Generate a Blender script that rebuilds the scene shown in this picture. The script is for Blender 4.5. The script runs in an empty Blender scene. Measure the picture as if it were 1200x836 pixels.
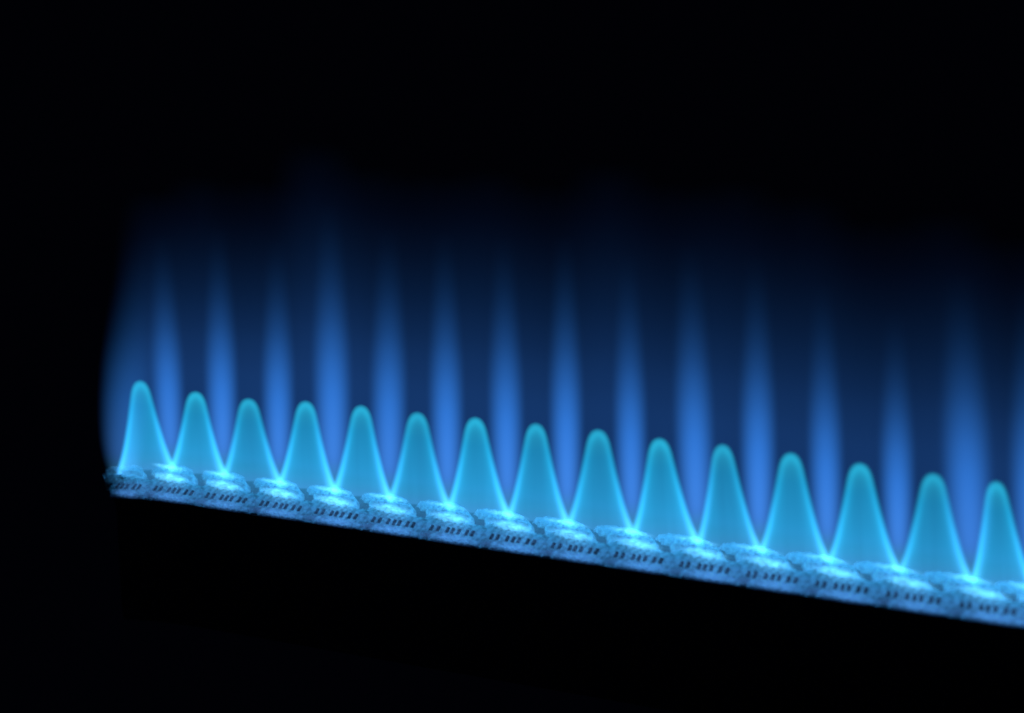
import bpy, bmesh, math, random
from mathutils import Vector, Matrix

random.seed(7)
P = 0.02                      # spacing of the flames along the burner, metres
SC = bpy.context.scene
COL = SC.collection

# ------------------------------------------------------------------ camera
cam_d = bpy.data.cameras.new('camera')
cam = bpy.data.objects.new('camera', cam_d); COL.objects.link(cam)
CAM = Vector((0.35084966, -0.50170085, 0.17908737))
YAW, PIT = math.radians(-23.548), math.radians(13.254)
FW = Vector((math.sin(YAW) * math.cos(PIT), math.cos(YAW) * math.cos(PIT), -math.sin(PIT)))
cam.location = CAM
cam.rotation_euler = FW.to_track_quat('-Z', 'Y').to_euler()
cam_d.sensor_width = 36.0
cam_d.lens = 36.0 * 2200 / 1200
cam_d.clip_start, cam_d.clip_end = 0.01, 50
cam_d.dof.use_dof = True
FOCUS_POINT = Vector((4.2 * P, -0.3 * P, 0.2 * P))
cam_d.dof.focus_distance = (FOCUS_POINT - CAM).dot(FW)
cam_d.dof.aperture_fstop = 6.3
SC.camera = cam

# ------------------------------------------------------------------ world: a dark room, lit by the flames and the added glow films
w = bpy.data.worlds.new('World'); SC.world = w; w.use_nodes = True
w.node_tree.nodes['Background'].inputs[0].default_value = (0.22, 0.32, 1.0, 1)
w.node_tree.nodes['Background'].inputs[1].default_value = 0.0011
SC.view_settings.view_transform = 'Standard'
SC.view_settings.look = 'None'
SC.view_settings.exposure = 0
SC.view_settings.gamma = 1
SC.view_settings.use_curve_mapping = False
cy = SC.cycles
cy.transparent_max_bounces = 64
cy.max_bounces = 6
cy.volume_bounces = 0
cy.use_denoising = True
cy.pixel_filter_type = 'BLACKMAN_HARRIS'
cy.filter_width = 2.0

# ------------------------------------------------------------------ node helper
class NT:
    def __init__(self, name):
        self.m = bpy.data.materials.new(name); self.m.use_nodes = True
        self.t = self.m.node_tree; self.t.nodes.clear()
        self.out = self.n('ShaderNodeOutputMaterial')
    def n(self, kind): return self.t.nodes.new(kind)
    def put(self, sock, v):
        if isinstance(v, bpy.types.NodeSocket): self.t.links.new(v, sock)
        else: sock.default_value = v
    def f(self, op, a, b=0.0, c=None):
        nd = self.n('ShaderNodeMath'); nd.operation = op
        self.put(nd.inputs[0], a); self.put(nd.inputs[1], b)
        if c is not None: self.put(nd.inputs[2], c)
        return nd.outputs[0]
    def curve(self, v, pts):
        nd = self.n('ShaderNodeFloatCurve'); cu = nd.mapping.curves[0]
        while len(cu.points) < len(pts): cu.points.new(0.5, 0.5)
        for p, (x, y) in zip(cu.points, pts): p.location = (x, y); p.handle_type = 'AUTO_CLAMPED'
        nd.mapping.update(); self.put(nd.inputs['Value'], v)
        return nd.outputs[0]
    def ramp(self, v, stops):
        nd = self.n('ShaderNodeValToRGB'); e = nd.color_ramp.elements
        while len(e) < len(stops): e.new(0.5)
        for el, (x, c) in zip(e, stops): el.position = x; el.color = (*c, 1)
        self.put(nd.inputs[0], v); return nd.outputs[0]
    def xyz(self):
        tc = self.n('ShaderNodeTexCoord'); s = self.n('ShaderNodeSeparateXYZ')
        self.t.links.new(tc.outputs['Object'], s.inputs[0]); return tc.outputs['Object'], s.outputs
    def object_strength(self):
        oi = self.n('ShaderNodeObjectInfo'); s = self.n('ShaderNodeSeparateColor')
        self.t.links.new(oi.outputs['Color'], s.inputs[0]); return s.outputs[0]
    def flame(self, colour, vol, skin):
        """burning gas: an emitting volume inside a thin glowing skin that one sees through"""
        ve = self.n('ShaderNodeEmission'); self.put(ve.inputs[0], colour); self.put(ve.inputs[1], vol)
        self.t.links.new(ve.outputs[0], self.out.inputs['Volume'])
        tr = self.n('ShaderNodeBsdfTransparent'); se = self.n('ShaderNodeEmission'); ad = self.n('ShaderNodeAddShader')
        self.put(se.inputs[0], colour); self.put(se.inputs[1], skin)
        self.t.links.new(tr.outputs[0], ad.inputs[0]); self.t.links.new(se.outputs[0], ad.inputs[1])
        self.t.links.new(ad.outputs[0], self.out.inputs['Surface'])

# profile of an inner cone: half width against height (both 0..1)
CONE = [(0.0, 1.0), (0.10, 0.925), (0.20, 0.82), (0.32, 0.71), (0.46, 0.607), (0.60, 0.512), (0.77, 0.41), (0.87, 0.345), (0.93, 0.28), (0.97, 0.203), (0.992, 0.11), (1.0, 0.0)]
ASPECT = 3.15                 # cone height over cone radius

def cone_material():
    k = NT('inner_cone_flame')
    vec, (x, y, z) = k.xyz()
    r = k.f('SQRT', k.f('ADD', k.f('MULTIPLY', x, x), k.f('MULTIPLY', y, y)))
    rz = k.curve(z, CONE)
    zs = k.curve(r, sorted((b, a) for a, b in CONE))
    dh = k.f('MAXIMUM', k.f('SUBTRACT', rz, r), 0.0005)
    dv = k.f('MULTIPLY', k.f('MAXIMUM', k.f('SUBTRACT', zs, z), 0.0005), ASPECT)
    d = k.f('DIVIDE', k.f('MULTIPLY', dh, dv), k.f('SQRT', k.f('ADD', k.f('MULTIPLY', dh, dh), k.f('MULTIPLY', dv, dv))))
    g = k.f('DIVIDE', k.f('SUBTRACT', d, 0.10), 0.075)
    shell = k.f('EXPONENT', k.f('MULTIPLY', k.f('MULTIPLY', g, g), -1.0))
    # faint vertical streaks inside the cone
    mp = k.n('ShaderNodeMapping'); mp.inputs['Scale'].default_value = (5, 5, 0.7); k.t.links.new(vec, mp.inputs[0])
    oi = k.n('ShaderNodeObjectInfo'); cb = k.n('ShaderNodeCombineXYZ'); k.put(cb.inputs[0], k.f('MULTIPLY', oi.outputs['Random'], 40.0))
    k.t.links.new(cb.outputs[0], mp.inputs['Location'])
    no = k.n('ShaderNodeTexNoise'); no.inputs['Scale'].default_value = 1.0; no.inputs['Detail'].default_value = 1; k.t.links.new(mp.outputs[0], no.inputs['Vector'])
    edge = k.f('MINIMUM', k.f('MULTIPLY', d, 12.0), 1.0)
    fill = k.f('MULTIPLY', k.f('MULTIPLY', k.f('ADD', no.outputs[0], -0.12), 0.17), edge)
    dens = k.f('ADD', k.f('MULTIPLY', shell, 1.36), fill)
    amp = k.curve(z, [(0, 1.3), (0.10, 1.3), (0.2, 1.15), (0.38, 1.0), (0.62, 0.85), (0.8, 0.76), (0.92, 0.92), (1, 1.05)])
    s = k.f('MULTIPLY', k.f('MULTIPLY', dens, amp), k.f('MULTIPLY', k.object_strength(), CONE_S))
    col = k.ramp(z, [(0.0, (0.085, 0.42, 1.0)), (0.14, (0.055, 0.48, 1.0)), (0.32, (0.03, 0.54, 1.0)), (0.72, (0.015, 0.58, 0.97)), (0.92, (0.025, 0.69, 0.97)), (1.0, (0.025, 0.70, 0.95))])
    k.flame(col, s, k.f('MULTIPLY', amp, 0.016))
    k.m.cycles.volume_step_rate = 0.35
    return k.m

STREAK = [(0.0, 0.40), (0.05, 0.58), (0.12, 0.78), (0.22, 0.92), (0.34, 0.99), (0.46, 1.0), (0.62, 0.92), (0.8, 0.80), (1.0, 0.66)]
def streak_material():
    k = NT('streak_flame')
    vec, (x, y, z) = k.xyz()
    rx = k.curve(z, STREAK)
    u = k.f('DIVIDE', x, rx); v = k.f('DIVIDE', y, rx)
    d = k.f('MAXIMUM', k.f('SUBTRACT', 1.0, k.f('ADD', k.f('MULTIPLY', u, u), k.f('MULTIPLY', v, v))), 0.0)
    d = k.f('POWER', d, 1.5)
    comp = k.f('DIVIDE', 1.2, k.f('ADD', rx, 0.12))     # keeps the column's light even where it narrows
    fade = k.curve(z, [(0, 1.3), (0.05, 0.95), (0.14, 1.2), (0.28, 1.1), (0.42, 0.78), (0.54, 0.44), (0.66, 0.19), (0.78, 0.065), (0.9, 0.015), (1, 0.0)])
    os = k.object_strength()
    s = k.f('MULTIPLY', k.f('MULTIPLY', k.f('MULTIPLY', d, comp), fade), k.f('MULTIPLY', os, STREAK_S))
    col = k.ramp(z, [(0.0, (0.13, 0.75, 1.0)), (0.05, (0.09, 0.46, 1.0)), (0.11, (0.07, 0.31, 1.0)), (0.35, (0.045, 0.28, 1.0)), (0.8, (0.035, 0.27, 1.0)), (1.0, (0.035, 0.27, 1.0))])
    k.flame(col, s, k.f('MULTIPLY', fade, 0.0015))
    k.m.cycles.volume_step_rate = 0.8
    return k.m

def veil_material():
    k = NT('veil_flame')
    vec, (x, y, z) = k.xyz()
    c = k.f('COSINE', k.f('MULTIPLY', k.f('MINIMUM', k.f('ABSOLUTE', x), 1.0), math.pi / 2))
    c = k.f('MULTIPLY', c, c)
    v = k.f('MAXIMUM', k.f('SUBTRACT', 1.0, k.f('MULTIPLY', y, y)), 0.0)
    fade = k.curve(z, [(0, 0.8), (0.12, 1.0), (0.26, 1.0), (0.38, 0.84), (0.52, 0.50), (0.66, 0.24), (0.82, 0.075), (1, 0.0)])
    s = k.f('MULTIPLY', k.f('MULTIPLY', k.f('MULTIPLY', c, v), fade), k.f('MULTIPLY', k.object_strength(), VEIL_S))
    k.flame((0.05, 0.26, 1.0, 1), s, k.f('MULTIPLY', fade, 0.0004))
    k.m.cycles.volume_step_rate = 1.0
    return k.m

def flamelet_fill_material():
    k = NT('flamelet_fill_glow')
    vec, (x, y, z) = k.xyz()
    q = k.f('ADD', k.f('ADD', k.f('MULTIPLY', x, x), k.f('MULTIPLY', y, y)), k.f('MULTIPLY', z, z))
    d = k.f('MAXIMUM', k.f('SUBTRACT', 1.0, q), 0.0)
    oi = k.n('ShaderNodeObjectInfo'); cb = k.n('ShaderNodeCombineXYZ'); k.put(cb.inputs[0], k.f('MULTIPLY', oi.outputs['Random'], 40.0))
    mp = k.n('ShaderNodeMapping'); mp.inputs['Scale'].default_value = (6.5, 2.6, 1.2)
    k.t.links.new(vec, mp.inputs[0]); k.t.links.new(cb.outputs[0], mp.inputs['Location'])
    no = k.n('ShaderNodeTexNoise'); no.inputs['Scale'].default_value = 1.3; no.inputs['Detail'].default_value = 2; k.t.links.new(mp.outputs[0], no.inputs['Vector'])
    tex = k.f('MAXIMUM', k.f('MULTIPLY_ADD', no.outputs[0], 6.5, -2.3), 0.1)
    s = k.f('MULTIPLY', k.f('MULTIPLY', d, tex), k.f('MULTIPLY', k.object_strength(), FLAMELET_FILL_S))
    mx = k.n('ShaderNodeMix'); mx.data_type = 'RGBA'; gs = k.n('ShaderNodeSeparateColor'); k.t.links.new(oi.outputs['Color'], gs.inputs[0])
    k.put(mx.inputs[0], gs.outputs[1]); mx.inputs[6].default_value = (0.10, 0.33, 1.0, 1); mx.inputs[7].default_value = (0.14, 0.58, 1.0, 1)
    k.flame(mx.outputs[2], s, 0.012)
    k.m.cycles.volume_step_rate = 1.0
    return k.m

FLAMELET_FILL_S = 330.0
CONE_S, STREAK_S, VEIL_S = 102.0, 62.0, 10.6
M_CONE, M_STREAK, M_VEIL, M_LET = cone_material(), streak_material(), veil_material(), flamelet_fill_material()

def steel_material(name, base, rough, metal):
    k = NT(name)
    vec, _ = k.xyz()
    b = k.n('ShaderNodeBsdfPrincipled')
    n1 = k.n('ShaderNodeTexNoise'); n1.inputs['Scale'].default_value = 1300; n1.inputs['Detail'].default_value = 3
    n2 = k.n('ShaderNodeTexNoise'); n2.inputs['Scale'].default_value = 700; n2.inputs['Detail'].default_value = 5
    for n in (n1, n2): k.t.links.new(vec, n.inputs['Vector'])
    lo = tuple(c * 0.5 for c in base)
    k.put(b.inputs['Base Color'], k.ramp(n2.outputs[0], [(0.36, lo), (0.58, base)]))
    k.put(b.inputs['Roughness'], k.f('MULTIPLY_ADD', n1.outputs[0], 0.25, rough - 0.12))
    b.inputs['Metallic'].default_value = metal
    bp = k.n('ShaderNodeBump'); bp.inputs['Strength'].default_value = 0.8; bp.inputs['Distance'].default_value = 0.0007
    k.put(bp.inputs['Height'], n1.outputs[0]); k.t.links.new(bp.outputs[0], b.inputs['Normal'])
    k.t.links.new(b.outputs[0], k.out.inputs['Surface'])
    return k.m
M_STEEL = steel_material('bright_steel', (0.92, 0.93, 0.94), 0.42, 0.3)
M_SHADE = steel_material('shade_dark_steel', (0.06, 0.06, 0.065), 0.6, 0.6)  # dark colour puts the shade of ports and slots into the steel
M_BODY = steel_material('dull_steel', (0.35, 0.35, 0.36), 0.6, 0.8)

# ------------------------------------------------------------------ mesh helpers
def link(name, me, mat, parent=None):
    o = bpy.data.objects.new(name, me); COL.objects.link(o); o.parent = parent
    if mat and not me.materials: me.materials.append(mat)
    return o
def mesh(name, verts, faces, smooth=True):
    me = bpy.data.meshes.new(name); me.from_pydata(verts, [], faces); me.update()
    if smooth:
        for p in me.polygons: p.use_smooth = True
    return me
def lerp_curve(pts, x):
    for (a, b), (c, d) in zip(pts, pts[1:]):
        if x <= c: return b + (d - b) * (x - a) / max(c - a, 1e-9)
    return pts[-1][1]
def lathe(name, prof, seg=40):
    """closed turned body; prof is [(z, radius)] from the bottom up, a zero radius closes to a point"""
    v, f, rings = [], [], []
    for z, r in prof:
        if r < 1e-6: rings.append([len(v)]); v.append((0, 0, z))
        else:
            rings.append(list(range(len(v), len(v) + seg)))
            v += [(r * math.cos(2 * math.pi * i / seg), r * math.sin(2 * math.pi * i / seg), z) for i in range(seg)]
    for a, b in zip(rings, rings[1:]):
        for i in range(seg):
            j = (i + 1) % seg
            if len(b) == 1: f.append((a[i], a[j], b[0]))
            elif len(a) == 1: f.append((a[0], b[j], b[i]))
            else: f.append((a[i], a[j], b[j], b[i]))
    if len(rings[0]) > 1: f.append(tuple(reversed(rings[0])))
    if len(rings[-1]) > 1: f.append(tuple(rings[-1]))
    return mesh(name, v, f)

def bow(x):                   # the bar hangs a hair lower towards the camera and droops at its far end (x in pitches)
    return 0.014 - 0.0035 * x - (0.045 * (1 - x) ** 2 if x < 1 else 0)

# ------------------------------------------------------------------ the burner
burner = bpy.data.objects.new('gas_burner', None); COL.objects.link(burner)
burner['label'] = 'long slotted steel gas burner bar carrying the row of blue flames'
burner['category'] = 'gas burner'
burner.location = (0, 0, -2.6 * P)

PROFILE = [(0.62, -0.42), (0.60, -0.34), (0.50, -0.16), (0.40, -0.075), (0.30, -0.05), (0.2, -0.04), (0.13, -0.045), (0.07, -0.02),
           (0.03, -0.004), (0.0, 0.0), (-0.04, -0.004), (-0.09, -0.030), (-0.13, -0.085), (-0.17, -0.135), (-0.215, -0.12), (-0.26, -0.055),
           (-0.30, -0.044), (-0.34, -0.046), (-0.39, -0.056), (-0.44, -0.074), (-0.50, -0.098), (-0.535, -0.1135), (-0.54, -0.116), (-0.545, -0.1185),
           (-0.59, -0.140), (-0.638, -0.1645), (-0.643, -0.167), (-0.648, -0.1695), (-0.69, -0.190), (-0.735, -0.213), (-0.775, -0.237), (-0.80, -0.257), (-0.81, -0.277), (-0.80, -0.292), (-0.69, -0.312)]
SLOTS = [0.035, 0.140, 0.295, 0.390, 0.485, 0.620, 0.725]
SLOT_HALF = 0.026
SKEW = 0.68
def smooth(a, b, x):
    t = min(1, max(0, (x - a) / (b - a))); return t * t * (3 - 2 * t)
def normals(prof):
    out = []
    for i in range(len(prof)):
        a = prof[max(i - 1, 0)]; b = prof[min(i + 1, len(prof) - 1)]
        ty, tz = b[0] - a[0], b[1] - a[1]; l = math.hypot(ty, tz) or 1
        out.append((tz / l, -ty / l))     # outwards from the bar for a profile that runs back to front
    return out
NRM = normals(PROFILE)
SLOT_ROW = 0.374
def slant(py):                # the pads and ports stand on a slant across the bar, the slots square to it
    return -SKEW * py if py > -0.55 else SLOT_ROW

def plate_mesh(seed, xv=None):
    """one plate of the bar, from the middle of a port to the middle of the next; xv bends it to the bar's end"""
    rnd = random.Random(seed)
    slots = [q - SLOT_ROW + rnd.uniform(-0.006, 0.006) for q in SLOTS]
    base = [-0.5 + i / 48 for i in range(49)]
    cols = [u for u in base if all(abs(abs(u - q) - SLOT_HALF) > 0.008 for q in slots)]
    for q in slots:
        for e in (-1, 1): cols += [q + e * SLOT_HALF - 0.003, q + e * SLOT_HALF + 0.003]
    cols.sort()
    a1, a2, ph = rnd.uniform(0.7, 1.2), rnd.uniform(0.7, 1.2), rnd.uniform(0, 6)
    nick = rnd.uniform(0.7, 1.3)
    verts, faces, deep, dark = [], [], [], []
    n = len(cols)
    for (py, pz), (ny, nz) in zip(PROFILE, NRM):
        for u in cols:
            d = 0.0; hole = 0.0
            if py > -0.5:
                pad = 1 - smooth(0.16, 0.40, abs(u))
                port = 1 - smooth(0.36, 0.47, py) - smooth(0.30, 0.50, -py)
                d += 0.03 * pad * port * (a1 if py > -0.17 else a2)
                d += 0.006 * math.sin(u * 31 + ph) * pad * port
                if -0.23 < py < -0.12: d -= 0.10 * (1 - smooth(0.26, 0.34, abs(u)))     # slit between the two rows of pads
                hole = smooth(0.37, 0.46, abs(u)) * (1 - smooth(0.28, 0.40, -py))
                d -= 0.17 * hole + 0.02 * smooth(0.2, 0.4, abs(u)) * (1 - smooth(0.3, 0.5, -py))
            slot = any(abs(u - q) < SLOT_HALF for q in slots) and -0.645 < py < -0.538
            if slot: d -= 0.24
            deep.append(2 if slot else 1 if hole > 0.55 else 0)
            if py < -0.67:                       # the folded edge is nicked under the first slots of every group
                un = u + SLOT_ROW
                d -= 0.035 * nick * (smooth(-0.10, -0.03, un) - smooth(0.05, 0.12, un)) * smooth(0.68, 0.76, -py)
            x = u + slant(py)
            dz = bow(xv + x) - bow(xv) if xv is not None else 0
            verts.append((x * P, (py + ny * d) * P, (pz + nz * d + dz) * P))
    for r in range(len(PROFILE) - 1):
        for c in range(n - 1):
            a = r * n + c
            if xv is not None:
                my = (PROFILE[r][0] + PROFILE[r + 1][0]) / 2
                if (cols[c] + cols[c + 1]) / 2 + slant(my) + xv < END(my): continue
            q = (a, a + n, a + n + 1, a + 1)
            if all(deep[i] == 2 for i in q): continue        # a slot is open to the inside
            faces.append(q)
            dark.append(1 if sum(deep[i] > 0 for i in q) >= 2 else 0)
    me = mesh('port_plate', verts, faces)
    me.materials.append(M_STEEL); me.materials.append(M_SHADE)       # recess faces coloured dark to stand in for shade in the openings
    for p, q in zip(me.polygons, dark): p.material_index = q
    bm = bmesh.new(); bm.from_mesh(me)
    bmesh.ops.delete(bm, geom=[v for v in bm.verts if not v.link_faces], context='VERTS')
    bm.to_mesh(me); bm.free()
    for p in me.polygons: p.use_smooth = True
    me.set_sharp_from_angle(angle=math.radians(40))
    return me

NPLATE = 16
def END(py):                  # where the bar ends: its end is cut on the slant, back corner rounded off
    return -0.66 - 0.85 * (py + 0.25) if py < 0.0 else -0.8725 + 1.6 * py
for k in range(-2, NPLATE):
    xv = k + 0.5
    me = plate_mesh(20 + k, xv if k <= 0 else None)
    if not me.polygons: continue
    o = link('port_plate', me, M_STEEL, burner)
    o.location = (xv * P, 0, (2.6 + bow(xv)) * P)

# body: a folded trough that tucks in under the plates and hangs below them in the dark
def sweep(name, section, x0f, x1, mat, n=24):
    v, f = [], []
    m = len(section)
    for i in range(n + 1):
        for (py, pz) in section:
            x0 = x0f(py); x = x0 + (x1 - x0) * i / n
            v.append((x * P, py * P, (pz + 2.6 + bow(x)) * P))
    for i in range(n):
        for j in range(m):
            a, b = i * m + j, i * m + (j + 1) % m
            f.append((a, b, b + m, a + m))
    f.append(tuple(range(m))[::-1]); f.append(tuple(range(n * m, n * m + m)))
    me = mesh(name, v, f, smooth=False)
    bm = bmesh.new(); bm.from_mesh(me); bmesh.ops.recalc_face_normals(bm, faces=bm.faces[:]); bm.to_mesh(me); bm.free()
    return link(name, me, mat, burner)
XE = NPLATE - 0.7
sweep('body', [(-0.685, -0.326), (-0.50, -0.50), (-0.42, -0.75), (-0.40, -2.3), (-0.25, -2.6), (0.25, -2.6), (0.40, -2.3), (0.42, -0.75), (0.50, -0.50), (0.60, -0.43)],
      lambda py: -0.60 - 0.55 * py, XE, M_BODY)
# turned-up edge that closes the slanted end of the bar
ev, ef = [], []
ec = [(0.12, -0.115), (0.0, -0.11), (-0.1, -0.115), (-0.25, -0.125), (-0.40, -0.15)]
for py, pz in ec:
    x = END(py)
    for dx, dz in ((-0.05, 0.015), (0.03, 0.03), (0.03, -0.12), (-0.05, -0.12)):
        ev.append(((x + dx) * P, py * P, (pz + dz + 2.6 + bow(x)) * P))
for i in range(len(ec) - 1):
    for j in range(4):
        a, b = i * 4 + j, i * 4 + (j + 1) % 4
        ef.append((a, b, b + 4, a + 4))
ef += [(3, 2, 1, 0), tuple(range(len(ev) - 4, len(ev)))]
link('end_flange', mesh('end_flange', ev, ef, smooth=False), M_STEEL, burner)

# ------------------------------------------------------------------ the flames
cone_prof = [(z, lerp_curve(CONE, z) + 0.004 * (1 - z)) for z in [i / 30 for i in range(29)] + [0.95, 0.97, 0.985, 0.995]] + [(1.003, 0.0)]
cone_me = lathe('inner_cone', cone_prof, 40)
streak_me = lathe('streak', [(i / 20, lerp_curve(STREAK, i / 20)) for i in range(21)], 24)
let_me = lathe('flamelet_and_fill_glow', [(math.sin(a * math.pi / 12), abs(math.cos(a * math.pi / 12)) if abs(a) < 6 else 0.0) for a in range(-6, 7)], 24)
veil_me = lathe('veil', [(0, 0.96), (0.3, 1.0), (0.6, 0.98), (0.8, 0.92), (0.93, 0.78), (1.0, 0.5)], 32)

TIP_X = [-0.080, 0.990, 1.989, 3.042, 4.035, 5.016, 6.001, 7.002, 8.002, 8.963, 9.923, 10.932, 11.926, 12.950, 13.807]
TIP_Z = [1.489, 1.410, 1.398, 1.465, 1.499, 1.493, 1.518, 1.533, 1.550, 1.527, 1.545, 1.534, 1.500, 1.474, 1.468]
VAL_X = [-0.52, 0.461, 1.469, 2.513, 3.514, 4.504, 5.528, 6.539, 7.523, 8.563, 9.574, 10.517, 11.524, 12.538, 13.546, 14.40]
# the streak that stands left of each flame: x at mid height, that height, half width, strength, height
ST = [(-0.47, 1.4, 0.38, 0.42, 4.2), (0.456, 1.9, 0.20, 0.86, 3.9), (1.497, 2.3, 0.205, 0.92, 4.1), (2.549, 2.1, 0.205, 0.90, 4.0), (3.528, 2.5, 0.25, 0.84, 4.6),
      (4.532, 2.5, 0.235, 0.84, 4.3), (5.508, 2.6, 0.215, 0.92, 4.3), (6.499, 2.5, 0.215, 0.92, 4.3), (7.478, 2.4, 0.205, 0.95, 4.4), (8.484, 2.5, 0.20, 0.92, 4.2),
      (9.447, 2.6, 0.235, 0.88, 4.4), (10.415, 2.5, 0.215, 0.92, 4.3), (11.390, 2.4, 0.205, 0.90, 4.0), (12.404, 2.3, 0.20, 0.90, 3.7), (13.342, 2.4, 0.28, 0.78, 4.3), (14.22, 2.4, 0.25, 0.8, 4.2)]
ORD = ['first', 'second', 'third', 'fourth', 'fifth', 'sixth', 'seventh', 'eighth', 'ninth', 'tenth', 'eleventh', 'twelfth', 'thirteenth', 'fourteenth', 'fifteenth']
LABEL = {0: 'tall blue gas flame at the far left end of the burner',
         13: 'large soft blue gas flame, last whole cone before the right edge',
         14: 'blurred blue gas flame whose cone the right edge of the picture cuts',
         15: 'blue gas flame past the right edge, only its pale streak showing'}
for i in range(16):
    if i < 15:
        xl, xr = VAL_X[i], VAL_X[i + 1]
        xt, zt = TIP_X[i], TIP_Z[i]
    else: xl, xr, xt, zt = 14.40, 15.42, 14.85, 1.47
    xb = (xl + xr) / 2
    zb = bow(xb) + 0.0
    root = bpy.data.objects.new('gas_flame', None); COL.objects.link(root)
    root.location = (xb * P, 0, zb * P)
    root['label'] = LABEL.get(i, 'blue gas flame, %s cone from the left end of the burner' % (ORD[i] if i < 15 else ''))
    root['category'] = 'flame'
    root['group'] = 'row of gas flames on the burner'
    H = (zt - zb)
    c = link('inner_cone', cone_me, M_CONE, root)
    c.location = (0, 0, -0.14 * P)
    c.scale = ((xr - xl) * 0.57 * P, 0.44 * P, (H + 0.14) * P)
    c.rotation_euler = (0, math.atan2(xt - xb, H), 0)
    c.color = (1.0 + 0.07 * math.sin(i * 2.3), 1, 1, 1)
    sx, sz, hw, st, sh = ST[i]
    s = link('streak', streak_me, M_STREAK, root)
    s.location = ((xl - xb) * P, 0, 0.02 * P)
    s.scale = (hw * 1.42 * P, 0.36 * P, sh * P)
    s.rotation_euler = (0, math.atan2(sx - xl, sz - 0.2), 0)
    s.color = (st, 1, 1, 1)
    if i == 0:
        s.location.x = (-0.55 - xb) * P; s.location.z = -0.3 * P
        s.rotation_euler = (0, math.atan2(0.46, 3.6), 0)
    # low flames that hold the big one: one at the foot of the streak, one in front over the slots
    # and two thin blue glow films added to brighten the slot face and lip
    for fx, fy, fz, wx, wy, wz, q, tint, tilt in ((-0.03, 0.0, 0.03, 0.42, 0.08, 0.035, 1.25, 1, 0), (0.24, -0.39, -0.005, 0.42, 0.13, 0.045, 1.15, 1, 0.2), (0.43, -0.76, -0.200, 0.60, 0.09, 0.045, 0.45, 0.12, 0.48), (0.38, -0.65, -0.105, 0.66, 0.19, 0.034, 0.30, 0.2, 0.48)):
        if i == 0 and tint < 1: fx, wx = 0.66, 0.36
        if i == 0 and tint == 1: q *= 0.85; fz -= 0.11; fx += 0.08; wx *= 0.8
        b = link('flamelet_and_fill_glow', let_me, M_LET, root)
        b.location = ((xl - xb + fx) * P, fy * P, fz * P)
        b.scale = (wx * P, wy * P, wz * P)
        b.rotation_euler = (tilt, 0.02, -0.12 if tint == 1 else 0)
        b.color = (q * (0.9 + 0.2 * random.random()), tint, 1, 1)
    v = link('veil', veil_me, M_VEIL, root)
    v.location = (0, 0.46 * P, 0.10 * P)
    v.scale = (1.0 * P, 0.44 * P, (5.35 - 0.03 * i + 0.3 * math.sin(i * 1.7) * math.sin(i * 0.9 + 1)) * P)
    v.rotation_euler = (0, math.atan2(sx - xl, sz - 0.2) * 0.8, 0)
    v.color = (1, 1, 1, 1)
    if i in (1, 2): v.scale.z = 4.75 * P
    if i == 0:
        v.scale.x = 0.84 * P; v.scale.z = 4.5 * P; v.rotation_euler = (0, 0.02, 0); v.color = (1.05, 1, 1, 1)
